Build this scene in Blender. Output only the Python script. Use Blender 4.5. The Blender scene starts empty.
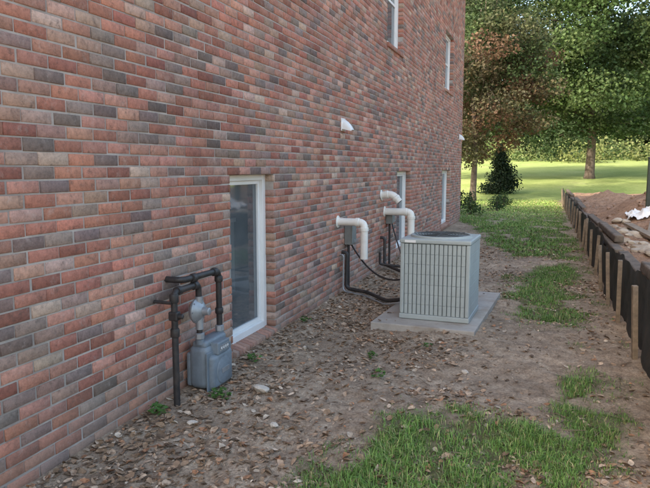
import bpy, math, random
import numpy as np
from mathutils import Vector, Matrix
random.seed(7); rng=np.random.default_rng(7)
scene=bpy.context.scene
R=math.radians
WX=-2.33      # wall face
# ------------------------------------------------------------------ helpers
def link(o,parent=None):
    scene.collection.objects.link(o)
    if parent: o.parent=parent
    return o
def empty(name):
    e=bpy.data.objects.new(name,None); e.empty_display_size=.1
    return link(e)
def mesh_obj(name,verts,faces,mat=None,parent=None,smooth=False,cols=None):
    me=bpy.data.meshes.new(name)
    me.from_pydata([tuple(v) for v in verts],[],[tuple(f) for f in faces])
    if smooth: me.polygons.foreach_set('use_smooth',[True]*len(me.polygons))
    me.update()
    if mat: me.materials.append(mat)
    return link(bpy.data.objects.new(name,me),parent)
def np_mesh(name,V,F,mat,parent=None,vcol=None,smooth=False,fattr=None):
    me=bpy.data.meshes.new(name)
    m,k=F.shape
    me.vertices.add(len(V)); me.vertices.foreach_set('co',V.astype(np.float32).ravel())
    me.loops.add(m*k); me.loops.foreach_set('vertex_index',F.astype(np.int32).ravel())
    me.polygons.add(m); me.polygons.foreach_set('loop_start',np.arange(0,m*k,k,dtype=np.int32))
    me.update(calc_edges=True)
    if smooth: me.polygons.foreach_set('use_smooth',np.ones(m,dtype=bool))
    if vcol is not None:
        a=me.color_attributes.new('Col','FLOAT_COLOR','POINT')
        c=np.ones((len(V),4),dtype=np.float32); c[:,:3]=vcol
        a.data.foreach_set('color',c.ravel())
    if fattr:
        for nm,arr in fattr.items():
            a=me.attributes.new(nm,'FLOAT','POINT'); a.data.foreach_set('value',arr.astype(np.float32))
    me.materials.append(mat); me.validate()
    return link(bpy.data.objects.new(name,me),parent)
def box(name,x0,x1,y0,y1,z0,z1,mat,parent=None,bev=0.0):
    v=[(x0,y0,z0),(x1,y0,z0),(x1,y1,z0),(x0,y1,z0),(x0,y0,z1),(x1,y0,z1),(x1,y1,z1),(x0,y1,z1)]
    f=[(3,2,1,0),(4,5,6,7),(0,1,5,4),(1,2,6,5),(2,3,7,6),(3,0,4,7)]
    o=mesh_obj(name,v,f,mat,parent)
    if bev>0:
        m=o.modifiers.new('b','BEVEL'); m.width=bev; m.segments=3; m.limit_method='ANGLE'
    return o
def fillet(pts,r,n=5):
    pts=[Vector(p) for p in pts]; out=[pts[0]]
    for i in range(1,len(pts)-1):
        a=(pts[i-1]-pts[i]); b=(pts[i+1]-pts[i]); rr=min(r,a.length*.49,b.length*.49)
        A=pts[i]+a.normalized()*rr; B=pts[i]+b.normalized()*rr
        for k in range(n+1):
            t=k/n; out.append(A*(1-t)**2+pts[i]*2*t*(1-t)+B*t*t)
    out.append(pts[-1]); return out
def tube_data(path,rad,seg=14,caps=True):
    path=[Vector(p) for p in path]; n=len(path)
    if not hasattr(rad,'__len__'): rad=[rad]*n
    V=[];F=[]
    up=None
    for i,p in enumerate(path):
        d=(path[min(i+1,n-1)]-path[max(i-1,0)]).normalized()
        if up is None:
            up=Vector((0,0,1)) if abs(d.z)<.9 else Vector((1,0,0))
        s=d.cross(up)
        if s.length<1e-4: s=d.cross(Vector((0,1,0)))
        s.normalize(); u=s.cross(d).normalized(); up=u
        for k in range(seg):
            a=2*math.pi*k/seg; V.append(p+(s*math.cos(a)+u*math.sin(a))*rad[i])
    for i in range(n-1):
        for k in range(seg):
            F.append((i*seg+k,i*seg+(k+1)%seg,(i+1)*seg+(k+1)%seg,(i+1)*seg+k))
    if caps:
        F.append(tuple(reversed(range(seg)))); F.append(tuple(range((n-1)*seg,n*seg)))
    return V,F
def tube(name,pts,rad,mat,parent=None,r=0.0,seg=16,caps=True):
    path=fillet(pts,r) if r>0 else pts
    V,F=tube_data(path,rad,seg,caps)
    o=mesh_obj(name,V,F,mat,parent,smooth=True)
    m=o.modifiers.new('e','EDGE_SPLIT'); m.split_angle=R(50)
    return o
def lathe(name,center,axis,prof,mat,parent=None,seg=28):
    c=Vector(center); ax=Vector(axis).normalized()
    path=[c+ax*d for d,r in prof]
    s=ax.cross(Vector((0,0,1)) if abs(ax.z)<.9 else Vector((1,0,0))).normalized(); u=s.cross(ax)
    V=[];F=[];n=len(prof)
    for (d,r),p in zip(prof,path):
        for k in range(seg):
            a=2*math.pi*k/seg; V.append(p+(s*math.cos(a)+u*math.sin(a))*r)
    for i in range(n-1):
        for k in range(seg):
            F.append((i*seg+k,i*seg+(k+1)%seg,(i+1)*seg+(k+1)%seg,(i+1)*seg+k))
    F.append(tuple(reversed(range(seg)))); F.append(tuple(range((n-1)*seg,n*seg)))
    o=mesh_obj(name,V,F,mat,parent,smooth=True)
    m=o.modifiers.new('e','EDGE_SPLIT'); m.split_angle=R(35)
    return o
def h2(x,y,s=0):
    v=np.sin(x*127.1+y*311.7+s*74.7)*43758.5453
    return v-np.floor(v)
def vn(x,y,s=0):
    xi=np.floor(x);yi=np.floor(y);fx=x-xi;fy=y-yi
    fx=fx*fx*(3-2*fx);fy=fy*fy*(3-2*fy)
    return (h2(xi,yi,s)*(1-fx)+h2(xi+1,yi,s)*fx)*(1-fy)+(h2(xi,yi+1,s)*(1-fx)+h2(xi+1,yi+1,s)*fx)*fy
def fbm(x,y,s=0,o=4):
    t=0;a=.5
    for i in range(o):
        t=t+a*vn(x,y,s+i*3.1); x=x*2.03+11.3;y=y*2.03+5.7;a*=.5
    return t
def sstep(a,b,x):
    t=np.clip((x-a)/(b-a),0,1); return t*t*(3-2*t)
FX=.80
def G(x,y):
    x=np.asarray(x,float);y=np.asarray(y,float)
    z=(fbm(x*1.3,y*1.3,1)-.47)*.10+(fbm(x*7,y*7,2,3)-.44)*.04+(fbm(x*25,y*25,5,2)-.37)*.024
    z=z*(1-.9*sstep(14,30,y))
    near=sstep(0,.35,x-WX); z=z*(.35+.65*near)+.02*(1-near)
    yy=np.clip(y-26,0,None); z=z+.057*yy*sstep(0,14,yy)
    z=np.where(y>110,z-.05*(y-110)*.9,z)
    ter=sstep(FX+.05,FX+.12,x)*(1-sstep(28,30,y))*(1-sstep(7,10,x))
    hgt=.47+(fbm(x*1.1,y*1.1,9)-.45)*.35+(fbm(x*5,y*5,8,3)-.44)*.16
    hgt=hgt+.58*np.exp(-((x-2.5)/.95)**2-((y-14.6)/2.4)**2)+.40*np.exp(-((x-3.6)/1.3)**2-((y-11)/2.0)**2)+.35*np.exp(-((x-1.9)/.7)**2-((y-20)/2.0)**2)
    return z+ter*hgt
def inpoly(x,y,poly):
    c=np.zeros(x.shape,bool); n=len(poly)
    for i in range(n):
        x1,y1=poly[i];x2,y2=poly[(i+1)%n]
        if y1==y2: continue
        cond=((y1>y)!=(y2>y))&(x<(x2-x1)*(y-y1)/(y2-y1)+x1)
        c^=cond
    return c
PA=[(-1.0,1.2),(-.98,2.6),(-.9,3.15),(-.75,3.6),(-.36,3.95),(.10,4.2),(.26,4.9),(.62,5.1),(.62,4.1),(.46,3.1),(.36,1.2)]
PB=[(-.02,6.2),(-.3,7.5),(-.3,9.4),(-.1,10.5),(.45,10.5),(.5,7.5),(.36,6.3)]
PC=[(-.3,11.2),(-.9,12.4),(-1.3,15),(-1.8,17.6),(-2.6,19.0),(-90,21),(-90,130),(90,130),(90,33),(.7,31),(.6,11.2)]
def GM(x,y):
    x=np.asarray(x,float);y=np.asarray(y,float)
    dx=(fbm(x*2.2,y*2.2,21)-.47)*.75; dy=(fbm(x*2.2,y*2.2,31)-.47)*.75
    X=x+dx;Y=y+dy
    m=np.zeros(x.shape)
    for P in (PA,PB,PC):
        acc=np.zeros(x.shape)
        for ox,oy in ((0,0),(.07,0),(-.07,0),(0,.07),(0,-.07),(.14,.12),(-.14,-.12),(.1,-.14),(-.1,.14)):
            acc+=inpoly(X+ox,Y+oy,P)
        m=np.maximum(m,acc/9)
    edge=sstep(.15,.45,x)*(1-sstep(.7,.78,x))*(y>4.5)*(y<14)
    m=np.maximum(m,edge*.40*sstep(.45,.62,fbm(x*3,y*3,44)))
    bare=sstep(.54,.64,fbm(x*2.3,y*2.3,77))*(y<20)
    return m*(1-.8*bare)
# ------------------------------------------------------------------ materials
def newmat(name):
    m=bpy.data.materials.new(name); m.use_nodes=True
    nt=m.node_tree; b=nt.nodes['Principled BSDF']
    return m,nt,b
def noise(nt,scale,detail=4,rough=.6,coord='Object'):
    tc=nt.nodes.new('ShaderNodeTexCoord'); n=nt.nodes.new('ShaderNodeTexNoise')
    n.inputs['Scale'].default_value=scale; n.inputs['Detail'].default_value=detail; n.inputs['Roughness'].default_value=rough
    nt.links.new(tc.outputs[coord],n.inputs['Vector']); return n
def ramp(nt,inp,stops):
    r=nt.nodes.new('ShaderNodeValToRGB'); e=r.color_ramp.elements
    while len(e)<len(stops): e.new(.5)
    for el,(p,c) in zip(e,stops): el.position=p; el.color=(*c,1)
    nt.links.new(inp,r.inputs[0]); return r
def mix(nt,fac,a,b,mode='MIX'):
    n=nt.nodes.new('ShaderNodeMix'); n.data_type='RGBA'; n.blend_type=mode
    for sock,v in ((n.inputs[0],fac),(n.inputs[6],a),(n.inputs[7],b)):
        if isinstance(v,(int,float)): sock.default_value=v
        elif isinstance(v,tuple): sock.default_value=(*v,1)
        else: nt.links.new(v,sock)
    return n.outputs[2]
def bump(nt,b,h,strength,dist):
    bp=nt.nodes.new('ShaderNodeBump'); bp.inputs['Strength'].default_value=strength; bp.inputs['Distance'].default_value=dist
    nt.links.new(h,bp.inputs['Height']); nt.links.new(bp.outputs[0],b.inputs['Normal'])
def surf(name,col,rough=.6,metal=0,var=.25,scale=12,bmp=0.0,dirt=None):
    m,nt,b=newmat(name)
    n=noise(nt,scale)
    lo=tuple(c*(1-var) for c in col); hi=tuple(min(1,c*(1+var)) for c in col)
    r=ramp(nt,n.outputs[0],[(.3,lo),(.7,hi)])
    out=r.outputs[0]
    if dirt:
        n2=noise(nt,scale*.35,5,.7); r2=ramp(nt,n2.outputs[0],[(.48,(0,0,0)),(.68,(1,1,1))])
        out=mix(nt,r2.outputs[0],out,dirt)
    nt.links.new(out,b.inputs['Base Color'])
    b.inputs['Roughness'].default_value=rough; b.inputs['Metallic'].default_value=metal
    if bmp: bump(nt,b,noise(nt,scale*6,2).outputs[0],bmp,.01)
    return m
def attrmat(name,rough=.8,transl=0.0,var=.3,scale=30,tex=True):
    m,nt,b=newmat(name)
    a=nt.nodes.new('ShaderNodeAttribute'); a.attribute_name='Col'; c=a.outputs['Color']
    if tex:
        n=noise(nt,scale,2); r=ramp(nt,n.outputs[0],[(.25,(1-var,)*3),(.75,(1+var,)*3)])
        c=mix(nt,1.0,c,r.outputs[0],'MULTIPLY')
    nt.links.new(c,b.inputs['Base Color']); b.inputs['Roughness'].default_value=rough
    b.inputs['Specular IOR Level'].default_value=.25
    if transl:
        t=nt.nodes.new('ShaderNodeBsdfTranslucent'); ms=nt.nodes.new('ShaderNodeMixShader'); ms.inputs[0].default_value=transl
        nt.links.new(c,t.inputs['Color']); nt.links.new(b.outputs[0],ms.inputs[1]); nt.links.new(t.outputs[0],ms.inputs[2])
        nt.links.new(ms.outputs[0],nt.nodes['Material Output'].inputs[0])
    return m
M_leaf=attrmat('foliage',.6,.3,tex=False)
M_grass=attrmat('grass_blades',.6,0,tex=False)
M_litter=attrmat('dry_leaves',.85,0,.35,50)
M_bark=surf('bark',(.12,.09,.07),.9,0,.4,8,.6)
m,nt,b=newmat('brick')
a=nt.nodes.new('ShaderNodeAttribute'); a.attribute_name='Col'
n1=noise(nt,38,4,.75); r1=ramp(nt,n1.outputs[0],[(.25,(.6,.6,.6)),(.5,(1,1,1)),(.78,(1.35,1.32,1.3))])
c=mix(nt,1.0,a.outputs['Color'],r1.outputs[0],'MULTIPLY')
n2=noise(nt,.9,3,.6); r2=ramp(nt,n2.outputs[0],[(.3,(.82,.82,.82)),(.7,(1.15,1.13,1.1))])
c=mix(nt,1.0,c,r2.outputs[0],'MULTIPLY')
n3=noise(nt,14,5,.8); r3=ramp(nt,n3.outputs[0],[(.56,(0,0,0)),(.78,(.5,.5,.5))])
c=mix(nt,r3.outputs[0],c,(.55,.46,.40))
n5=noise(nt,22,3,.7); r5=ramp(nt,n5.outputs[0],[(.28,(.55,.55,.55)),(.42,(0,0,0))])
c=mix(nt,r5.outputs[0],c,(.11,.075,.06))
tcz=nt.nodes.new('ShaderNodeTexCoord'); sp=nt.nodes.new('ShaderNodeSeparateXYZ'); nt.links.new(tcz.outputs['Object'],sp.inputs[0])
mr=nt.nodes.new('ShaderNodeMapRange'); mr.inputs[1].default_value=.02; mr.inputs[2].default_value=.38; mr.inputs[3].default_value=.45; mr.inputs[4].default_value=0
nt.links.new(sp.outputs[2],mr.inputs[0])
c=mix(nt,mr.outputs[0],c,(.30,.225,.17))
nt.links.new(c,b.inputs['Base Color']); b.inputs['Roughness'].default_value=.85; b.inputs['Specular IOR Level'].default_value=.3
bump(nt,b,noise(nt,110,3,.75).outputs[0],.6,.005); M_brick=m
M_mortar=surf('mortar',(.42,.375,.335),.95,0,.22,5,.5,dirt=(.30,.26,.23))
M_vinyl=surf('white_vinyl',(.80,.80,.78),.35,0,.05,4,0)
M_pvc=surf('pvc_white',(.80,.78,.72),.35,0,.06,9,0,dirt=(.70,.67,.60))
M_black=surf('black_pipe',(.028,.026,.026),.5,0,.4,25,.2,dirt=(.06,.045,.038))
M_meter=surf('meter_paint',(.17,.205,.235),.55,0,.18,9,.1,dirt=(.125,.14,.15))
M_alu=surf('aluminium',(.34,.36,.38),.45,.5,.18,15,.1)
M_box=surf('electrical_box_grey',(.20,.21,.20),.5,0,.15,10)
M_ac=surf('ac_paint',(.37,.41,.40),.5,0,.05,6,.03,dirt=(.33,.36,.35))
M_acd=surf('ac_dark',(.06,.065,.065),.7,0,.3,20)
M_acm=surf('ac_recess',(.21,.235,.235),.7,0,.2,20)
M_conc=surf('concrete',(.38,.35,.31),.9,0,.15,5,.5,dirt=(.28,.225,.17))
M_wood=surf('stake_wood',(.24,.185,.13),.85,0,.3,18,.5,dirt=(.13,.10,.075))
M_timber=surf('old_timber',(.15,.115,.085),.9,0,.35,14,.6,dirt=(.07,.055,.045))
M_fabric=surf('black_fabric',(.020,.022,.022),.75,0,.35,14,.4,dirt=(.05,.04,.032))
M_stone=surf('stone',(.38,.32,.25),.9,0,.25,6,.6,dirt=(.24,.18,.13))
M_clod=surf('soil_clod',(.27,.175,.12),.95,0,.25,9,.7,dirt=(.18,.12,.085))
M_white=surf('white_plastic',(.70,.70,.69),.45,0,.1,6)
M_sheath=surf('house_back',(.28,.16,.13),.9,0,.2,3)
M_roof=surf('shingles',(.07,.065,.06),.95,0,.3,12,.5)
M_room=surf('room_walls',(.25,.25,.24),.9,0,.2,2)
M_panel=surf('pale_panel',(.55,.57,.58),.8,0,.08,4)
M_dark=surf('dark_green_metal',(.02,.03,.022),.5,0,.3,10)
m,nt,b=newmat('glass')
gl=nt.nodes.new('ShaderNodeBsdfGlossy'); gl.inputs['Roughness'].default_value=.04; gl.inputs['Color'].default_value=(.9,.95,1,1)
tr=nt.nodes.new('ShaderNodeBsdfTransparent'); tr.inputs['Color'].default_value=(.6,.65,.67,1)
df=nt.nodes.new('ShaderNodeBsdfDiffuse'); nd=noise(nt,2.5,4); rd=ramp(nt,nd.outputs[0],[(.3,(.22,.26,.28)),(.7,(.38,.42,.44))]); nt.links.new(rd.outputs[0],df.inputs['Color'])
m1=nt.nodes.new('ShaderNodeMixShader'); m1.inputs[0].default_value=.34; nt.links.new(tr.outputs[0],m1.inputs[1]); nt.links.new(df.outputs[0],m1.inputs[2])
fr=nt.nodes.new('ShaderNodeFresnel'); fr.inputs['IOR'].default_value=2.0
ms=nt.nodes.new('ShaderNodeMixShader'); nt.links.new(fr.outputs[0],ms.inputs[0]); nt.links.new(m1.outputs[0],ms.inputs[1]); nt.links.new(gl.outputs[0],ms.inputs[2])
nt.links.new(ms.outputs[0],nt.nodes['Material Output'].inputs[0]); M_glass=m
m,nt,b=newmat('ground')
g=nt.nodes.new('ShaderNodeAttribute'); g.attribute_name='grass'
mo=nt.nodes.new('ShaderNodeAttribute'); mo.attribute_name='mound'
na=noise(nt,.9,5,.65); nb=noise(nt,9,5,.75); nc=noise(nt,60,4,.75)
d1=ramp(nt,nb.outputs[0],[(.30,(.20,.15,.11)),(.5,(.36,.285,.215)),(.72,(.50,.42,.33))])
d2=ramp(nt,na.outputs[0],[(.3,(.70,.68,.66)),(.7,(1.28,1.25,1.2))])
d=mix(nt,1.0,d1.outputs[0],d2.outputs[0],'MULTIPLY')
d3=ramp(nt,nc.outputs[0],[(.28,(.55,.53,.5)),(.5,(1,1,1)),(.74,(1.45,1.4,1.35))])
d=mix(nt,1.0,d,d3.outputs[0],'MULTIPLY')
md=ramp(nt,nb.outputs[0],[(.3,(.17,.105,.07)),(.55,(.31,.20,.135)),(.75,(.40,.29,.21))])
d=mix(nt,mo.outputs['Fac'],d,mix(nt,1.0,md.outputs[0],d3.outputs[0],'MULTIPLY'))
ng=noise(nt,.35,5,.7); gr=ramp(nt,ng.outputs[0],[(.3,(.22,.29,.08)),(.55,(.33,.39,.13)),(.75,(.42,.44,.20))])  # lawn ramp raised to pale yellow, sunlit brightness put into the colour
gsoil=ramp(nt,nb.outputs[0],[(.35,(.09,.09,.045)),(.7,(.19,.18,.09))])
fa=nt.nodes.new('ShaderNodeAttribute'); fa.attribute_name='far'
ngf=noise(nt,6,4,.8); rgf=ramp(nt,ngf.outputs[0],[(.3,(.78,.80,.75)),(.7,(1.2,1.17,1.15))])
gfar=mix(nt,1.0,gr.outputs[0],rgf.outputs[0],'MULTIPLY')
gg=mix(nt,fa.outputs['Fac'],gsoil.outputs[0],gfar)
cc=mix(nt,g.outputs['Fac'],d,gg)
nt.links.new(cc,b.inputs['Base Color']); b.inputs['Roughness'].default_value=.95; b.inputs['Specular IOR Level'].default_value=.15
bump(nt,b,noise(nt,45,4,.8).outputs[0],.8,.02); M_ground=m
# ------------------------------------------------------------------ ground
xs=np.concatenate([-np.geomspace(400,3.2,40),np.arange(-3.0,-2.5,.1),np.arange(-2.5,1.3,.024),np.arange(1.3,6,.08),np.geomspace(6.1,400,40)])
ys=np.concatenate([np.linspace(-60,.5,20),np.arange(1.0,7.5,.024),np.arange(7.5,14,.045),np.arange(14,34,.12),np.geomspace(34.2,600,70)])
XX,YY=np.meshgrid(xs,ys); ZZ=G(XX,YY)
gmk=GM(XX,YY); ter=sstep(FX+.02,FX+.1,XX)*(YY<30)*(XX<9); gmk=gmk*(1-ter)
far=sstep(14,36,YY)
nx,ny=len(xs),len(ys)
V=np.stack([XX.ravel(),YY.ravel(),ZZ.ravel()],1)
idx=np.arange(nx*ny).reshape(ny,nx)
F=np.stack([idx[:-1,:-1].ravel(),idx[:-1,1:].ravel(),idx[1:,1:].ravel(),idx[1:,:-1].ravel()],1)
np_mesh('ground',V,F,M_ground,smooth=True,fattr={'grass':gmk.ravel(),'mound':ter.ravel(),'far':far.ravel()})
# ------------------------------------------------------------------ house
house=empty('brick_house')
CH=.0677; BL=.2032
zc=lambda n:-.20+n*CH
Y0,Y1=-2.0,18.8; NC=108
def course(z): return int(round((z+.20)/CH))
wins=[(4.40,5.24,.07,1.46),(10.3,11.4,.14,1.46),(15.2,16.5,.14,1.46),(9.5,10.6,3.46,4.95),(15.3,16.6,3.46,4.80),(3.2,4.3,3.46,4.95)]
wins=[(a,b_,zc(course(c)),zc(course(d))) for a,b_,c,d in wins]
pal=np.array([(.42,.19,.135),(.46,.24,.18),(.21,.155,.135),(.28,.205,.175),(.49,.34,.27),(.34,.145,.105),(.36,.235,.19),(.44,.27,.205)])
pw=np.array([.27,.23,.07,.10,.07,.10,.09,.08]); pw/=pw.sum()
B=[]
for c in range(NC):
    z0=zc(c)+.005; z1=zc(c+1)-.005
    cuts=[(a,b_) for a,b_,c0,d0 in wins if zc(c)+.01>c0-.07 and zc(c)+.01<d0]
    segs=[(Y0,Y1)]
    for a,b_ in cuts:
        ns=[]
        for s0,s1 in segs:
            if a>s0: ns.append((s0,min(a,s1)))
            if b_<s1: ns.append((max(b_,s0),s1))
        segs=[s for s in ns if s[1]-s[0]>.03]
    off=(BL/2 if c%2 else 0)+random.uniform(-.008,.008)
    k0=int((Y0)/BL)-1
    y=k0*BL+off
    while y<Y1:
        a=y+.005;b_=y+BL-.005
        for s0,s1 in segs:
            aa=max(a,s0);bb=min(b_,s1)
            if bb-aa>.025: B.append((aa,bb,z0,z1))
        y+=BL
B=np.array(B); n=len(B)
jx=rng.normal(0,.0014,n); jz=rng.normal(0,.0012,(n,2)); jy=rng.normal(0,.0028,(n,2))
a=B[:,0]+jy[:,0];b_=B[:,1]+jy[:,1];z0=B[:,2]+jz[:,0];z1=B[:,3]+jz[:,1]
def bricks(a,b_,z0,z1,xf,ins,depth):
    n=len(a); Vv=np.zeros((n,12,3))
    for L,(x,i) in enumerate(((xf,ins),(xf-.0035,0),(xf-depth,0))):
        Vv[:,L*4+0]=np.stack([x+0*a,a+i,z0+i],1);Vv[:,L*4+1]=np.stack([x+0*a,b_-i,z0+i],1)
        Vv[:,L*4+2]=np.stack([x+0*a,b_-i,z1-i],1);Vv[:,L*4+3]=np.stack([x+0*a,a+i,z1-i],1)
    f=[(0,1,2,3)]
    for L in (0,1):
        for k in range(4):
            f.append((L*4+k,(L+1)*4+k,(L+1)*4+(k+1)%4,L*4+(k+1)%4))
    f=np.array(f); Ff=(f[None]+12*np.arange(n)[:,None,None]).reshape(-1,4)
    return Vv.reshape(-1,3),Ff
V,F=bricks(a,b_,z0,z1,WX+jx,.0035,.10)
ci=rng.choice(len(pal),n,p=pw); col=pal[ci]*rng.uniform(.78,1.2,(n,1))*rng.uniform(.95,1.05,(n,3))
np_mesh('brick_courses',V,F,M_brick,house,vcol=np.repeat(col,12,0))
def quad(V,F,pts):
    i=len(V); V.extend(pts); F.append((i,i+1,i+2,i+3))
mv=[];mf=[]
ysplit=sorted({Y0,Y1,*[w[0]-.005 for w in wins],*[w[1]+.005 for w in wins]}); zt=zc(NC)
for i in range(len(ysplit)-1):
    ya,yb=ysplit[i],ysplit[i+1]; ym=(ya+yb)/2
    holes=sorted([(w[2]-.075,w[3]+.004) for w in wins if w[0]-.01<ym<w[1]+.01]); z=-.5
    for h0,h1 in holes+[(zt,zt)]:
        if h0>z: quad(mv,mf,[(WX-.006,ya,z),(WX-.006,yb,z),(WX-.006,yb,h0),(WX-.006,ya,h0)])
        z=h1
for (ya,yb,za,zb) in wins:
    for yy,s in ((ya-.005,1),(yb+.005,-1)):
        quad(mv,mf,[(WX-.006,yy,za-.075),(WX-.25,yy,za-.075),(WX-.25,yy,zb+.004),(WX-.006,yy,zb+.004)])
    quad(mv,mf,[(WX-.006,ya-.005,zb+.004),(WX-.006,yb+.005,zb+.004),(WX-.25,yb+.005,zb+.004),(WX-.25,ya-.005,zb+.004)])
    quad(mv,mf,[(WX-.006,ya-.005,za-.075),(WX-.006,yb+.005,za-.075),(WX-.25,yb+.005,za-.02),(WX-.25,ya-.005,za-.02)])
mesh_obj('mortar_bed',mv,mf,M_mortar,house)
sv=[];sf=[];sc=[]
for (ya,yb,za,zb) in wins:
    k=int(round((yb-ya+.04)/.0677)); st=(yb-ya)/k
    for j in range(k):
        y0_=ya+j*st+.005;y1_=ya+(j+1)*st-.005
        xf=WX+.028; xb=WX-.15; ztf=za-.012; ztb=za+.03; zb_=za-.075
        i=len(sv)
        sv+= [(xf,y0_,zb_),(xf,y1_,zb_),(xb,y1_,zb_),(xb,y0_,zb_),(xf,y0_,ztf),(xf,y1_,ztf),(xb,y1_,ztb),(xb,y0_,ztb)]
        sf+= [tuple(i+q for q in f) for f in [(3,2,1,0),(4,5,6,7),(0,1,5,4),(1,2,6,5),(2,3,7,6),(3,0,4,7)]]
        cl=pal[rng.choice([0,1,5,6,7])]*rng.uniform(.85,1.15); sc+= [cl]*8
o=np_mesh('rowlock_sills',np.array(sv),np.array(sf),M_brick,house,vcol=np.array(sc))
mb=o.modifiers.new('b','BEVEL'); mb.width=.003; mb.limit_method='ANGLE'
for wi,(ya,yb,za,zb) in enumerate(wins):
    w=empty('window_part'); w.name='window_%d'%(wi+1); w.parent=house
    xo=WX-.085; xi=WX-.16; t=.062
    z0w=za+.008
    box('frame_near',xi,xo,ya,ya+t,z0w,zb,M_vinyl,w,.004)
    box('frame_far',xi,xo,yb-t,yb,z0w,zb,M_vinyl,w,.004)
    box('frame_top',xi,xo-.002,ya+t,yb-t,zb-t*.8,zb,M_vinyl,w,.004)
    box('frame_bottom',xi,xo+.006,ya+t,yb-t,z0w,z0w+t,M_vinyl,w,.004)
    s=.035; xs_=xo-.03
    for nm,A in (('sash_n',(ya+t,ya+t+s,z0w+t,zb-t*.8)),('sash_f',(yb-t-s,yb-t,z0w+t,zb-t*.8)),('sash_t',(ya+t+s,yb-t-s,zb-t*.8-s,zb-t*.8)),('sash_b',(ya+t+s,yb-t-s,z0w+t,z0w+t+s))):
        box(nm,xs_-.03,xs_,*A,M_vinyl,w,.003)
    if wi>2:
        zm=(z0w+zb)/2; box('meeting_rail',xs_-.028,xs_-.002,ya+t+s,yb-t-s,zm-.02,zm+.02,M_vinyl,w,.003)
    xg=xs_-.02
    mesh_obj('glass',[(xg,ya+t,z0w+t),(xg,yb-t,z0w+t),(xg,yb-t,zb-t*.8),(xg,ya+t,zb-t*.8)],[(0,1,2,3)],M_glass,w)
    X0=xi-1.4
    rv=[(X0,ya-.3,za-.3),(xi,ya-.0,z0w),(xi,yb,z0w),(X0,yb+.3,za-.3),(X0,ya-.3,zb+.3),(xi,ya,zb),(xi,yb,zb),(X0,yb+.3,zb+.3)]
    mesh_obj('room',rv,[(0,3,2,1),(4,5,6,7),(0,1,5,4),(3,7,6,2),(0,4,7,3)],M_room,w)
    if wi==0:
        box('pale_panel',xi-.10,xi-.085,ya+.02,ya+.52,.45,1.08,M_panel,w)  # pale panel added behind the glass to lighten the dark pane
        box('panel_bar',xi-.10,xi-.07,ya+.02,ya+.53,1.08,1.115,M_vinyl,w)
    else:
        box('pale_panel',xi-.06,xi-.05,ya+.05,yb-.05,zb-.45,zb-.02,M_panel,w)
XB=-13.5
hv=[(WX-.101,Y0,-.5),(XB,Y0,-.5),(XB,Y1-.002,-.5),(WX-.101,Y1-.002,-.5),(WX-.101,Y0,zt),(XB,Y0,zt),(XB,Y1-.002,zt),(WX-.101,Y1-.002,zt)]
mesh_obj('other_walls',hv,[(0,4,5,1),(1,5,6,2),(2,6,7,3)],M_sheath,house)
ov=.35; xr=(WX+XB)/2
rv=[(WX+ov,Y0-ov,zt-.02),(WX+ov,Y1+ov,zt-.02),(xr,Y1-4,zt+3),(xr,Y0+4,zt+3),(XB-ov,Y0-ov,zt-.02),(XB-ov,Y1+ov,zt-.02)]
mesh_obj('roof',rv,[(0,1,2,3),(1,5,2),(5,4,3,2),(4,0,3),(0,4,5,1)],M_roof,house)
def vent(y,z,s):
    e=empty('wall_vent_hood')
    box('plate',WX,WX+.012,y-.085*s,y+.085*s,z-.085*s,z+.085*s,M_vinyl,e,.004)
    n=14;V=[];F=[]
    prof=[(0,.0),(.03,.0),(.07,-.02),(.11,-.06),(.135,-.11)]
    for (ox,dz) in prof:
        for k in range(n+1):
            a=math.pi*k/n; V.append((WX+.01+ox*s,y-.075*s*math.cos(a),z-.06*s+(.13*s+dz*s)*math.sin(a)**.6 - (0 if ox<.02 else .03*s*(ox/.135))))
    for i in range(len(prof)-1):
        for k in range(n): F.append((i*(n+1)+k,i*(n+1)+k+1,(i+1)*(n+1)+k+1,(i+1)*(n+1)+k))
    mesh_obj('hood',V,F,M_vinyl,e,smooth=True)
    box('flap',WX+.02,WX+.03,y-.06*s,y+.06*s,z-.06*s,z+.03*s,M_box,e,.002)
vent(7.3,2.07,.9); vent(18.2,2.42,1.0)
# ------------------------------------------------------------------ gas meter
gm=empty('gas_meter')
px=WX+.13
ry=3.37
g0=float(G(px,ry))
RY=ry+.30; OY=ry+.58; TZ=.765
tube('riser',[(px,ry,g0-.1),(px,ry,TZ),(px,RY,TZ),(px,RY,.66)],.0215,M_black,gm,.045)
for z in (.50,.725): lathe('coupling',(px,ry,z),(0,0,1),[(-.028,.027),(-.02,.030),(.02,.030),(.028,.027)],M_black,gm,16)
for yy in (ry+.05,RY-.05): lathe('elbow_cuff',(px,yy,TZ),(0,1,0),[(-.02,.029),(.02,.029)],M_black,gm,16)
box('stop_cock',px-.033,px+.033,ry-.026,ry+.026,.58,.64,M_black,gm,.01)
lathe('cock_head',(px+.03,ry,.61),(1,0,0),[(0,.018),(.03,.016),(.035,.01)],M_black,gm,12)
tube('wall_bracket',[(WX,ry-.03,.70),(px,ry-.03,.70)],.011,M_black,gm)
rz=.58
lathe('regulator_pan',(px-.02,RY,rz),(1,0,0),[(-.03,.03),(-.018,.072),(-.004,.085),(.0,.088),(.012,.088),(.016,.083),(.04,.062),(.055,.03),(.085,.026),(.10,.026),(.104,.02)],M_alu,gm)
for k in range(8):
    a=2*math.pi*k/8; lathe('bolt',(px-.012,RY+.079*math.cos(a),rz+.079*math.sin(a)),(1,0,0),[(0,.006),(.014,.006)],M_alu,gm,8)
tube('regulator_body',[(px,RY,.68),(px,RY,.45)],.027,M_alu,gm)
tube('inlet_pipe',[(px,RY,.48),(px,RY,.38)],.021,M_black,gm)
mz0,mz1=.025,.335
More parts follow.
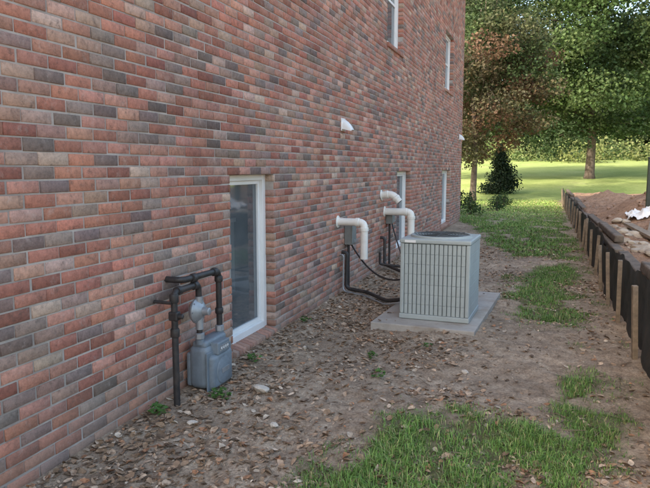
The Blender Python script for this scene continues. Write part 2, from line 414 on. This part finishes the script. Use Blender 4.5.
lathe('inlet_swivel',(px,RY,.40),(0,0,1),[(-.02,.026),(-.015,.034),(.02,.034),(.025,.026)],M_alu,gm,8)
my0,my1=ry+.27,ry+.60; mc=(my0+my1)/2
def rbox(name,x0,x1,y0,y1,z0,z1,mat,rad):
    o=box(name,x0,x1,y0,y1,z0,z1,mat,gm,rad); o.modifiers['b'].segments=5
    for p in o.data.polygons: p.use_smooth=True
    return o
rbox('body',px-.08,px+.07,my0,my1,mz0,mz1,M_meter,.045)
rbox('front_pan',px+.045,px+.108,my0+.02,my1-.02,mz0-.005,mz1-.07,M_meter,.031)
lathe('front_dome',(px+.10,mc,mz0+.11),(1,0,0),[(0,.10),(.012,.095),(.02,.072),(.024,.03)],M_meter,gm)
rbox('back_pan',px-.11,px-.065,my0+.02,my1-.02,mz0+.01,mz1-.06,M_meter,.02)
rbox('top_head',px-.055,px+.055,my0+.015,my1-.015,mz1-.02,mz1+.03,M_meter,.02)
box('flange',px+.066,px+.076,my0-.008,my1+.008,mz0-.012,mz1-.045,M_meter,gm,.003)
rbox('index_box',px+.045,px+.115,mc-.085,mc+.085,mz1-.075,mz1+.012,M_meter,.012)
box('index_window',px+.115,px+.118,mc-.06,mc+.06,mz1-.052,mz1-.012,M_alu,gm)
for k in range(4):
    lathe('dial',(px+.118,mc-.044+k*.029,mz1-.032),(1,0,0),[(0,.0125),(.0012,.0125)],M_black,gm,16)
    lathe('dial_face',(px+.1192,mc-.044+k*.029,mz1-.032),(1,0,0),[(0,.0105),(.0012,.0105)],M_white,gm,16)
    tube('dial_hand',[(px+.1212,mc-.044+k*.029,mz1-.032),(px+.1212,mc-.044+k*.029+.008*math.cos(k*1.7),mz1-.032+.008*math.sin(k*1.7))],.001,M_black,gm,seg=6)
box('badge',px+.1235,px+.126,mc-.05,mc+.05,mz0+.10,mz0+.135,M_alu,gm,.001)
for yy in (RY,OY):
    lathe('spud',(px,yy,mz1+.02),(0,0,1),[(-.01,.03),(.02,.03),(.025,.024)],M_meter,gm,16)
tube('outlet_pipe',[(px,OY,.35),(px,OY,TZ+.05),(px-.01,ry+.12,TZ+.055),(WX-.02,ry+.12,TZ+.055)],.0215,M_black,gm,.05)
lathe('outlet_swivel',(px,OY,.39),(0,0,1),[(-.02,.026),(-.015,.034),(.02,.034),(.025,.026)],M_alu,gm,8)
for c_,ax in (((px,OY,TZ-.01),(0,0,1)),((px,OY-.06,TZ+.05),(0,1,0)),((px,ry+.24,TZ+.053),(0,1,0)),((px,OY,.52),(0,0,1))):
    lathe('cuff',c_,ax,[(-.022,.026),(-.016,.030),(.016,.030),(.022,.026)],M_black,gm,16)
# ------------------------------------------------------------------ PVC flues
def flue(pts,r=.045):
    e=empty('pvc_vent_pipe')
    tube('pipe',pts,r,M_pvc,e,.07,20,caps=False)
    tube('pipe_inside',list(reversed(pts)),r-.005,M_acd,e,.065,20,caps=True)
    P=[Vector(p) for p in pts]
    for i in range(1,len(P)-1):
        for q in (P[i-1],P[i+1]):
            d=(q-P[i]); L=d.length; d.normalize()
            s=min(.085,L*.7)
            lathe('hub',P[i]+d*s,d,[(-.025,r+.001),(-.02,r+.008),(.018,r+.008),(.02,r+.001)],M_pvc,e,20)
    lathe('escutcheon',P[0],P[1]-P[0],[(0.001,r+.03),(.006,r+.028),(.01,r+.005)],M_pvc,e,20)
    return e
flue([(WX,7.12,.91),(WX+.33,7.12,.91),(WX+.33,7.12,.47)])
flue([(WX,9.25,1.14),(WX+.17,9.25,1.16),(WX+.28,9.25,1.04)],.055)
flue([(WX,9.45,.88),(WX+.42,9.45,.88),(WX+.42,9.45,.45)],.055)
def dbox(y,z,s=1):
    e=empty('electrical_disconnect_box')
    box('case',WX+.002,WX+.095,y-.08,y+.08,z-.12,z+.12,M_box,e,.006)
    box('cover',WX+.095,WX+.108,y-.088,y+.088,z-.10,z+.13,M_box,e,.004)
    box('latch',WX+.108,WX+.118,y-.015,y+.015,z-.095,z-.06,M_alu,e,.002)
    return e
e1=dbox(7.46,.72); e2=dbox(9.62,.80)
tube('conduit',[(WX+.045,7.42,.62),(WX+.045,7.42,.02)],.016,M_black,e1)
def sagline(a,b,sag,n=18,side=(0,0,0)):
    a=Vector(a);b=Vector(b);s=Vector(side)
    return [a.lerp(b,t/n)-Vector((0,0,sag*4*(t/n)*(1-t/n)))+s*4*(t/n)*(1-t/n) for t in range(n+1)]
tube('whip_cable',sagline((WX+.06,7.48,.60),(-1.29,6.45,.42),.20),.011,M_black,e1)
tube('conduit',[(WX+.045,9.62,.69),(WX+.045,9.62,.02)],.018,M_black,e2)
tube('whip_cable',sagline((WX+.07,9.66,.69),(-1.25,6.55,.30),.10),.011,M_black,e2)
ls=empty('refrigerant_line_set')
tube('suction_line',[(WX-.02,7.28,.52),(WX+.07,7.28,.52),(WX+.07,7.25,.075),(WX+.35,7.18,.06),(-1.62,6.72,.07),(-1.29,6.52,.16)],.022,M_black,ls,.06)
tube('liquid_line',[(WX-.02,7.20,.50),(WX+.05,7.20,.50),(WX+.05,7.18,.05),(WX+.35,7.08,.035),(-1.62,6.62,.05),(-1.29,6.45,.14)],.009,M_alu,ls,.06)
tube('suction_line_rear',[(WX-.02,9.2,.5),(WX+.07,9.2,.5),(WX+.07,9.2,.09),(-1.7,8.4,.08),(-1.29,6.60,.18)],.022,M_black,ls,.06)
tube('rear_drain',[(WX+.05,9.0,.30),(WX+.05,9.0,.12),(WX+.4,9.0,.10),(WX+.4,9.0,.04)],.02,M_black,ls,.04)
# ------------------------------------------------------------------ AC
pad=empty('concrete_pad')
o=box('slab',-.50,.50,-.98,.98,-.06,.06,M_conc,pad,.008); pad.location=(-1.0,6.72,0); pad.rotation_euler=(0,0,R(-3))
ac=empty('air_conditioner_unit')
W=.345; H=.80; zb=.063
box('base_pan',-W,W,-W,W,0,.05,M_ac,ac,.008)
box('coil_core',-W+.03,W-.03,-W+.03,W-.03,.05,H-.05,M_acm,ac)
for sx in (-1,1):
    for sy in (-1,1):
        x0,x1=sorted((sx*(W-.045),sx*(W-.004)));y0,y1=sorted((sy*(W-.045),sy*(W-.004)))
        box('corner_post',x0,x1,y0,y1,.05,H-.045,M_ac,ac,.012)
rv=[];rf=[]
def addbox(x0,x1,y0,y1,z0,z1):
    i=len(rv)
    rv.extend([(x0,y0,z0),(x1,y0,z0),(x1,y1,z0),(x0,y1,z0),(x0,y0,z1),(x1,y0,z1),(x1,y1,z1),(x0,y1,z1)])
    rf.extend([tuple(i+q for q in f) for f in [(3,2,1,0),(4,5,6,7),(0,1,5,4),(1,2,6,5),(2,3,7,6),(3,0,4,7)]])
N=14; L=2*(W-.046)
for side in range(4):
    for k in range(N):
        c0=-L/2+L*(k+.5)/N; hw=L/N*.40
        z=.052
        while z<H-.06:
            ze=min(z+.0985,H-.047)
            a_=(c0-hw,c0+hw)
            if side==0: addbox(*a_,-W+.006,-W+.029,z,ze)
            if side==1: addbox(*a_,W-.029,W-.006,z,ze)
            if side==2: addbox(-W+.006,-W+.029,*a_,z,ze)
            if side==3: addbox(W-.029,W-.006,*a_,z,ze)
            z+=.1
o=mesh_obj('louver_panels',rv,rf,M_ac,ac); mb=o.modifiers.new('b','BEVEL'); mb.width=.003; mb.segments=2
box('top_rim',-W-.004,W+.004,-W-.004,W+.004,H-.045,H,M_ac,ac,.014)
lathe('fan_shroud',(0,0,H-.001),(0,0,1),[(0,.31),(.02,.305),(.022,.28),(.004,.275)],M_ac,ac,40)
for k in range(9):
    r_=.03+k*.029
    tube('guard_ring_%d'%k,[(r_*math.cos(t),r_*math.sin(t),H+.022) for t in np.linspace(0,2*math.pi,33)],.0025,M_acd,ac,seg=6)
for k in range(8):
    t=k*math.pi/4; tube('guard_spoke_%d'%k,[(0,0,H+.026),(.285*math.cos(t),.285*math.sin(t),H+.024)],.003,M_acd,ac,seg=6)
lathe('fan_hub',(0,0,H+.004),(0,0,1),[(0,.07),(.016,.065)],M_acd,ac)
box('name_plate',-W+.05,-W+.16,-W-.006,-W-.004,H-.036,H-.012,M_vinyl,ac,.0005)
ac.location=(-.965,6.34,zb); ac.rotation_euler=(0,0,R(-2))
# ------------------------------------------------------------------ silt fence
fen=empty('silt_fence')
ysf=np.arange(3.2,30.5,.05); zsf=np.linspace(-.05,1,14)
YS,ZS=np.meshgrid(ysf,zsf)
hh=.60+(vn(ysf*.9,ysf*0,3)-.5)*.12+(vn(ysf*3,ysf*0,4)-.5)*.05
gz=G(np.full_like(ysf,FX-.03),ysf)
Zf=gz[None]+np.clip(ZS,-.05,1)*hh[None]
Xf=FX+.0+(fbm(YS*2.5,ZS*2,6)-.47)*.10+.02*np.sin(YS*2*math.pi/1.1)*(1-ZS)
V=np.stack([Xf.ravel(),YS.ravel(),Zf.ravel()],1); nyf=len(ysf)
idx=np.arange(V.shape[0]).reshape(len(zsf),nyf)
F=np.stack([idx[:-1,:-1].ravel(),idx[:-1,1:].ravel(),idx[1:,1:].ravel(),idx[1:,:-1].ravel()],1)
np_mesh('fabric',V,F,M_fabric,fen,smooth=True)
y=4.3;k=0
while y<30.3:
    gz_=float(G(FX-.08,y)); h=.60+random.uniform(-.06,.05); w=.02
    o=box('stake_%d'%k,-w,w,-w,w,-.1,h,M_wood,fen,.003); o.location=(FX-.055,y,gz_); o.rotation_euler=(R(random.uniform(-5,5)),R(random.uniform(-4,4)),R(random.uniform(-15,15)))
    y+=1.15+random.uniform(-.2,.2);k+=1
tw=empty('timber_edging')
y=3.6;k=0
while y<27:
    L=2.4
    for row,(dx,dz) in enumerate(((.13,.50),(.15,.60))):
        if row==1 and k%3==1: continue
        yy=y+row*.7
        o=box('timber_%d_%d'%(k,row),-.06,.06,-L/2+.01,L/2-.01,-.05,.05,M_timber,tw,.02); o.location=(FX+dx+random.uniform(-.015,.02),yy+L/2,float(G(FX-.1,yy+L/2))+dz+random.uniform(-.01,.01)-.02); o.rotation_euler=(R(random.uniform(-.8,.8)),R(random.uniform(-8,8)),R(random.uniform(-.7,.7)))
    y+=L+.03;k+=1
def rockdata(c,s,seed,flat=.55,sub=2):
    import bmesh
    bm=bmesh.new(); bmesh.ops.create_icosphere(bm,subdivisions=sub,radius=1)
    r=random.Random(seed); P=[(Vector((r.gauss(0,1),r.gauss(0,1),r.gauss(0,1))).normalized(),r.uniform(.55,.85)) for _ in range(9)]
    sx,sy,sz=s*r.uniform(.8,1.3),s*r.uniform(.8,1.3),s*flat
    an=r.uniform(0,6.28)
    vs=[]
    for v in bm.verts:
        p=v.co.copy()
        for nrm,d in P:
            q=p.dot(nrm)
            if q>d: p-=nrm*(q-d)
        p=Vector((p.x*sx,p.y*sy,p.z*sz)); p.rotate(Matrix.Rotation(an,3,'Z')); vs.append(tuple(p+Vector(c)))
    fs=[tuple(v.index for v in f.verts) for f in bm.faces]; bm.free(); return vs,fs
def rocks(name,items,mat,flat=.55,sub=2):
    V=[];F=[]
    for i,(c,s) in enumerate(items):
        v,f=rockdata(c,s,i+len(name)*13,flat,sub); o_=len(V); V+=v; F+=[tuple(o_+q for q in ff) for ff in f]
    return mesh_obj(name,V,F,mat)
it=[]
for i in range(70):
    y=random.uniform(5.6,12.5); x=FX+.32+abs(random.gauss(0,.2)); s=random.uniform(.04,.12)
    it.append(((x,y,float(G(x,y))+s*.25),s))
rocks('stone_edging',it,M_stone,.5)
it=[]
for i in range(420):
    x=random.uniform(1.0,4.5);y=random.uniform(5,26); s=random.uniform(.02,.08)
    it.append(((x,y,float(G(x,y))+s*.15),s))
rocks('soil_clods',it,M_clod,.7,1)
for (x,y,an,L) in ((1.45,10.2,6,2.4),(1.7,11.3,-9,2.0)):
    o=box('wooden_plank',-.07,.07,-L/2,L/2,0,.04,M_wood,None,.003); o.location=(x,y,float(G(x,y))+.09); o.rotation_euler=(R(2),R(3),R(an))
def sheet(name,cx,cy,sx,sy,mat,amp,seed):
    u=np.linspace(-1,1,26);U,Vv=np.meshgrid(u,u)
    x=cx+U*sx*(1+.2*(vn(Vv*3,U*0,seed)-.5));y=cy+Vv*sy*(1+.3*(vn(U*3,Vv*0,seed+1)-.5)); z=G(x,y)+.03+amp*np.abs(fbm(U*3,Vv*3,seed)-.3)
    P=np.stack([x.ravel(),y.ravel(),z.ravel()],1); idx=np.arange(26*26).reshape(26,26)
    F=np.stack([idx[:-1,:-1].ravel(),idx[:-1,1:].ravel(),idx[1:,1:].ravel(),idx[1:,:-1].ravel()],1)
    np_mesh(name,P,F,mat,smooth=True)
sheet('plastic_sheet',1.7,12.6,.26,.30,M_white,.25,3)
sheet('plastic_sheet',1.15,7.0,.18,.35,M_white,.22,8)
sheet('black_tarp',1.35,6.3,.3,.6,M_fabric,.3,12)
pe=empty('fence_post'); pe.location=(1.88,13.2,float(G(1.88,13.2)))
box('post',-.05,.05,-.05,.05,-.3,.92,M_dark,pe,.008); box('post_cap',-.06,.06,-.06,.06,.92,.945,M_dark,pe,.006)
it=[]
for (x,y,s) in ((-1.79,3.77,.055),(-1.94,3.13,.028),(-1.47,3.27,.03),(-.52,4.75,.028),(-1.9,4.9,.025)):
    it.append(((x,y,float(G(x,y))+s*.4),s))
M_pale=surf('pale_stone',(.56,.50,.42),.9,0,.15,20,.5)
rocks('scattered_stones',it,M_pale,.6)
it=[]
for i in range(900):
    x=random.uniform(-2.3,.75);y=random.uniform(2,13); s=random.uniform(.004,.013)
    it.append(((x,y,float(G(x,y))+s*.2),s))
rocks('gravel',it,M_stone,.7,1)
# ------------------------------------------------------------------ leaf litter
def frame(n,flat):
    yaw=rng.uniform(0,2*np.pi,n)
    nrm=rng.normal(0,1,(n,3)); nrm/=np.linalg.norm(nrm,axis=1)[:,None]
    if flat<1: nrm=nrm*flat; nrm[:,2]=np.abs(nrm[:,2])+1
    nrm/=np.linalg.norm(nrm,axis=1)[:,None]
    d=np.stack([np.cos(yaw),np.sin(yaw),rng.normal(0,.4,n)],1)
    d-=nrm*(d*nrm).sum(1)[:,None]; d/=np.linalg.norm(d,axis=1)[:,None]
    return nrm,d,np.cross(nrm,d)
def leaves(name,P,size,cols,mat,flat=.25,parent=None,asp=.55,fold=.3):
    n=len(P); nrm,d,s=frame(n,flat)
    sz=size[:,None] if hasattr(size,'__len__') else size
    f=rng.uniform(-fold,fold,(n,1))*sz
    A=P-d*sz*.5; C=P+d*sz*.5; Bp=P+s*sz*asp*.5+nrm*f+d*sz*.06; D=P-s*sz*asp*.5+nrm*f+d*sz*.06
    V=np.stack([A,Bp,C,D],1).reshape(-1,3)
    i=4*np.arange(n)[:,None]; F=np.concatenate([i+np.array([[0,1,2]]),i+np.array([[0,2,3]])],0)
    return np_mesh(name,V,F,mat,parent,vcol=np.repeat(cols,4,0))
def litter(name,P,size,cols,mat):
    n=len(P); nrm,d,s=frame(n,.5); sz=size[:,None]
    asp=rng.uniform(.35,.75,(n,1)); cu=rng.uniform(-.25,.45,(n,1)); bd=rng.uniform(-.25,.35,(n,1))
    def pt(t,w):
        j=1+rng.uniform(-.25,.25,(n,1))
        return P+d*sz*t+s*sz*asp*.5*w*j+nrm*sz*(cu*abs(w)**1.5*.5+bd*(t*t*2))
    L=[pt(-.5,0),pt(0.02,0),pt(.5,0),pt(-.30,.8),pt(.02,1.0),pt(.28,.62),pt(-.30,-.8),pt(.02,-1.0),pt(.28,-.62)]
    V=np.stack(L,1).reshape(-1,3)
    t=np.array([[0,1,3],[3,1,4],[4,1,5],[5,1,2],[0,6,1],[6,7,1],[7,8,1],[8,2,1]])
    F=(t[None]+9*np.arange(n)[:,None,None]).reshape(-1,3)
    return np_mesh(name,V,F,mat,None,vcol=np.repeat(cols,9,0),smooth=True)
N=52000
x=rng.uniform(-2.3,.78,N); y=1.8+rng.power(.8,N)*11.5
wgt=.13+.8*np.exp(-((x-WX)/.7))+.75*sstep(.50,.62,fbm(x*2.2,y*2.2,60))+.3*(y<3.3)
wgt*=1-.6*sstep(-.9,-.1,x)*(y>4)*(y<7)
keep=rng.uniform(0,1,N)<wgt*.7
onp=(np.abs(x+1.0)<.5)&(np.abs(y-6.72)<.98)
keep&=~(onp&(rng.uniform(0,1,N)>.05))
x=x[keep];y=y[keep];onp=onp[keep]; z=G(x,y)+rng.uniform(.001,.010,len(x))
z=np.where(onp,.068,z)
lp=np.array([(.37,.25,.16),(.27,.18,.11),(.46,.34,.24),(.15,.10,.065),(.56,.46,.35),(.38,.20,.11)])
lc=lp[rng.choice(6,len(x),p=[.27,.24,.2,.15,.07,.07])]*rng.uniform(.7,1.2,(len(x),1))
sz=.014+.052*rng.uniform(0,1,len(x))**1.7
litter('leaf_litter',np.stack([x,y,z],1),sz,lc,M_litter)
tv=[];tf=[]
for i in range(420):
    x=random.uniform(-2.3,.7);y=random.uniform(2,10);L=random.uniform(.04,.2);an=random.uniform(0,6.28);z=float(G(x,y))+.008
    p=[(x,y,z),(x+L*.5*math.cos(an),y+L*.5*math.sin(an),z+.012),(x+L*math.cos(an+.3),y+L*math.sin(an+.3),z+.002)]
    v,f=tube_data(p,.0022,5); o_=len(tv); tv+=v; tf+=[tuple(o_+q for q in ff) for ff in f]
mesh_obj('twigs',tv,tf,M_wood)
# ------------------------------------------------------------------ grass
def blades(name,x,y,h,w,cols):
    n=len(x); z=G(x,y)-.004
    an=rng.uniform(0,2*np.pi,n); d=np.stack([np.cos(an),np.sin(an),0*an],1); s=np.stack([-np.sin(an),np.cos(an),0*an],1)
    P=np.stack([x,y,z],1); lean=rng.uniform(.2,1.3,n)[:,None]
    h=h[:,None];w=w[:,None]; up=np.array([[0,0,1.]])
    mid=P+up*h*.55+d*h*.25*lean; tip=P+up*h*(.98-.35*lean)+d*h*.85*lean
    V=np.stack([P-s*w*.5,P+s*w*.5,mid+s*w*.42,mid-s*w*.42,tip],1).reshape(-1,3)
    i=5*np.arange(n)[:,None]
    F=np.concatenate([i+np.array([[0,1,2]]),i+np.array([[0,2,3]]),i+np.array([[3,2,4]])],0)
    return np_mesh(name,V,F,M_grass,vcol=np.repeat(cols,5,0))
gp_=np.array([(.12,.23,.05),(.16,.28,.065),(.085,.17,.04),(.22,.31,.09),(.36,.33,.16)])
def gscat(x0,x1,y0,y1,n,h0,h1,w0,w1):
    x=rng.uniform(x0,x1,n);y=rng.uniform(y0,y1,n); m_=GM(x,y); cl=.25+1.0*sstep(.32,.6,fbm(x*6,y*6,91))
    k=(rng.uniform(0,1,n)<m_**1.3*cl)&((x<FX-.03)|(y>31)); x=x[k];y=y[k];m_=m_[k]
    n=len(x); hv=(h0+(h1-h0)*rng.uniform(0,1,n)**1.5)*(.5+.5*m_)*(.55+.9*vn(x*4,y*4,12))
    c=gp_[rng.choice(5,n,p=[.32,.27,.17,.14,.10])]*rng.uniform(.75,1.25,(n,1))*(.75+.5*vn(x*1.5,y*1.5,15))[:,None]
    return x,y,hv,rng.uniform(w0,w1,n),c
parts=[gscat(-1.4,.75,1.9,5.8,140000,.02,.07,.0025,.005),
       gscat(-.6,.78,5.8,11.5,55000,.02,.07,.004,.007),
       gscat(-2.6,.8,11.0,20,45000,.03,.08,.009,.015),
       gscat(-5,3,20,31,22000,.03,.07,.015,.03)]
cat=[np.concatenate([p[i] for p in parts]) for i in range(5)]
far_=sstep(14,30,cat[1])[:,None]; cat[4]=cat[4]*(1+far_*np.array([[.9,.6,.6]]))  # blades lightened with distance, sunlight painted into their colour
blades('grass',*cat)
def weed(x,y,r,n,c=(.09,.18,.045)):
    P=[];
    for i in range(n):
        a=random.uniform(0,6.28);q=random.uniform(.1,1)*r; P.append((x+q*math.cos(a),y+q*math.sin(a),float(G(x,y))+.015+random.uniform(0,.7)*r))
    P=np.array(P); return leaves('weed_plant',P,rng.uniform(.02,.05,n),np.array([c])*rng.uniform(.7,1.5,(n,1)),M_leaf,.6,asp=.6)
for a_ in ((-2.22,3.2,.07,50),(-2.02,3.6,.08,60),(-2.15,4.4,.07,40),(-1.3,4.9,.05,24),(-1.1,4.35,.06,28),(-2.2,5.7,.06,30),(-.9,5.2,.05,22)): weed(*a_)
# ------------------------------------------------------------------ trees
def fol(name,lumps,per,size,pal,parent=None,shell=.5,colvar=.35,hipal=None,hz=0):
    Ps=[];Cs=[]
    pal=np.array(pal)
    for (c,r) in lumps:
        n=int(per*(r[0]*r[1]*r[2])**(2/3))
        d=rng.normal(0,1,(n,3)); d/=np.linalg.norm(d,axis=1)[:,None]
        rad=(shell+(1.2-shell)*rng.uniform(0,1,n)**.7)*(.55+.9*vn(d[:,0]*3+c[0],d[:,1]*3+d[:,2]*2.4+c[1],5))
        Ps.append(np.array(c)+d*rad[:,None]*np.array(r))
        pp=pal if (hipal is None or c[2]+random.uniform(-1,1)<hz) else np.array(hipal)
        base=pp[rng.integers(len(pp))]*.6+pp[rng.integers(len(pp))]*.4
        cc=base*rng.uniform(1-colvar,1+colvar,(n,1))*rng.uniform(.93,1.07,(n,3))
        Cs.append(cc)
    P=np.concatenate(Ps);C=np.concatenate(Cs)
    sz=size*rng.uniform(.6,1.3,len(P))
    return leaves(name,P,sz,C,M_leaf,1.0,parent,asp=.7,fold=.2)
def tree(name,base,H,tr,cr,cz,nl,per,size,pal,rl=(.9,1.7),limb=10,low=0.0,hipal=None,hz=0):
    bx,by=base; bz=float(G(bx,by)); e=empty(name)
    V=[];F=[]
    def add(path,rad,seg=10):
        v,f=tube_data(path,rad,seg); o_=len(V); V.extend(v); F.extend([tuple(o_+q for q in ff) for ff in f])
    top=Vector((bx+random.uniform(-.4,.4),by,bz+H*.85))
    tp=[Vector((bx,by,bz-.2)),Vector((bx,by,bz+.3)),Vector((bx+.05,by,bz+H*.2)),Vector((bx-.1,by,bz+H*.45)),top]
    add(tp,[tr*1.5,tr*1.08,tr*.85,tr*.55,tr*.12],14)
    lumps=[]
    for i in range(nl):
        while True:
            p=Vector((random.uniform(-1,1),random.uniform(-1,1),random.uniform(-1,1)))
            if .25<p.length<1: break
        c=Vector((bx+p.x*cr,by+p.y*cr,bz+cz+p.z*(H-cz)*.92))
        if c.z<bz+low: c.z=bz+low+random.uniform(0,.9)
        q=random.uniform(*rl); lumps.append(((c.x,c.y,c.z),(q*1.2,q*1.2,q*.62)))
        if i<limb*3:
            st=tp[1].lerp(top,random.uniform(.25,.8)) if c.z>bz+H*.3 else tp[1].lerp(top,.22)
            md=st.lerp(c,.5)+Vector((0,0,.3)); add([st,md,c],[tr*.3 if i<limb else tr*.15,tr*.18 if i<limb else tr*.09,.02],7)
    mesh_obj('trunk_and_limbs',V,F,M_bark,e,smooth=True)
    fol('crown',lumps,per,size,pal,e,hipal=hipal,hz=hz)
    return e
green=[(.055,.10,.033),(.075,.125,.04),(.042,.075,.028),(.11,.155,.055)]
rust=[(.14,.09,.05),(.17,.10,.06),(.09,.105,.05),(.13,.085,.05),(.08,.105,.045)]
mgreen=[(.065,.105,.04),(.085,.125,.045),(.05,.08,.035),(.10,.11,.05)]
tree('shade_tree',(2.6,42),13.5,.27,5.9,7.4,105,520,.20,green,(.7,1.6),12,2.5)
tree('maple_tree',(-3.1,29.5),10.5,.14,3.1,5.8,78,950,.14,rust,(.4,.95),10,1.7,mgreen,6.2)
tree('green_tree',(-6.0,40),14,.25,4.2,8,44,450,.26,green,(1.0,1.8),10,3)
tree('lawn_tree',(12,52),12,.25,5,7,45,350,.32,green,(1.1,2.0),10,2.5)
def shrub(name,x,y,w,h,per,size,pal,nl=10):
    bz=float(G(x,y)); l=[]
    for i in range(nl):
        t=i/nl; r=w*(1-.75*t); a=random.uniform(0,6.28)
        l.append(((x+.25*r*math.cos(a),y+.25*r*math.sin(a),bz+.15+t*h*.9),(r*.8,r*.8,max(.25*h*.6,.12))))
    e=empty(name); tube('stem',[(x,y,bz-.1),(x,y,bz+h*.7)],.04,M_bark,e,seg=8); fol('leaves',l,per,size,pal,e,.3)
    return e
dk=[(.018,.034,.018),(.026,.045,.022)]
shrub('evergreen_shrub',-2.15,33.5,1.05,2.5,2600,.11,dk,12)
shrub('low_shrub',-2.3,21.2,.45,.7,3500,.07,green,6)
shrub('low_shrub',-2.9,22.5,.5,.9,3500,.07,dk,6)
shrub('low_shrub',-1.6,23.5,.4,.5,3500,.07,green,5)
shrub('low_shrub',-1.5,26.0,.4,.5,3500,.07,green,5)
shrub('low_shrub',-2.6,19.6,.25,.45,4500,.05,green,5)
def mass(name,items,per,size,pal):
    return fol(name,items,per,size,pal,None,.35)
it=[]
for i in range(60):
    x=-14+i*1.0+random.uniform(-.6,.6); y=66+random.uniform(-5,5)+.12*abs(x-2); r=random.uniform(.6,1.7)
    it.append(((x,y,float(G(x,y))+r*.5),(r*1.3,r*1.2,r)))
mass('hedge',it,260,.26,[(.18,.22,.08),(.25,.27,.10),(.08,.12,.045),(.11,.16,.055)])
it=[]
for i in range(170):
    t=random.uniform(-.55,1.25); d=random.uniform(84,112); x=d*math.sin(t); y=d*math.cos(t)
    z=float(G(x,min(y,100))); q=random.uniform(1.8,4.0)
    it.append(((x,y,z+random.uniform(.5,13)**1.03),(q*1.3,q*1.3,q)))
for i in range(90):
    t=-.5+1.75*i/90; d=random.uniform(88,96); x=d*math.sin(t); y=d*math.cos(t)
    it.append(((x,y,float(G(x,y))+random.uniform(1,4)),(4.5,4.5,3.4)))
mass('distant_trees',it,80,.8,[(.035,.055,.025),(.05,.075,.032),(.06,.09,.038),(.075,.10,.045)])
# ------------------------------------------------------------------ light
el,rot=R(36),R(217)
w=bpy.data.worlds.new('World'); scene.world=w; w.use_nodes=True; nt=w.node_tree
bg=nt.nodes['Background']; sk=nt.nodes.new('ShaderNodeTexSky'); sk.sky_type='NISHITA'; sk.sun_disc=False
sk.sun_elevation=el; sk.sun_rotation=rot; sk.air_density=1.0; sk.dust_density=3.0; sk.ozone_density=.5
c=mix(nt,1.0,sk.outputs[0],(.98,.94,.86),'MULTIPLY')
nt.links.new(c,bg.inputs[0]); bg.inputs[1].default_value=.60
sd=Vector((math.sin(rot)*math.cos(el),math.cos(rot)*math.cos(el),math.sin(el)))
L=bpy.data.lights.new('sun','SUN'); L.energy=5; L.angle=R(.5); L.color=(1,.93,.80)
lo=link(bpy.data.objects.new('sun',L)); lo.rotation_euler=sd.to_track_quat('Z','Y').to_euler()
cam=bpy.data.cameras.new('camera'); cam.sensor_width=36; cam.lens=36*624/650; cam.clip_end=2000; cam.clip_start=.05
co=link(bpy.data.objects.new('camera',cam)); co.location=(0,0,1.55); co.rotation_euler=(R(90-6.94),0,R(19.3))
scene.camera=co
scene.view_settings.view_transform='Standard'; scene.view_settings.look='None'; scene.view_settings.exposure=0
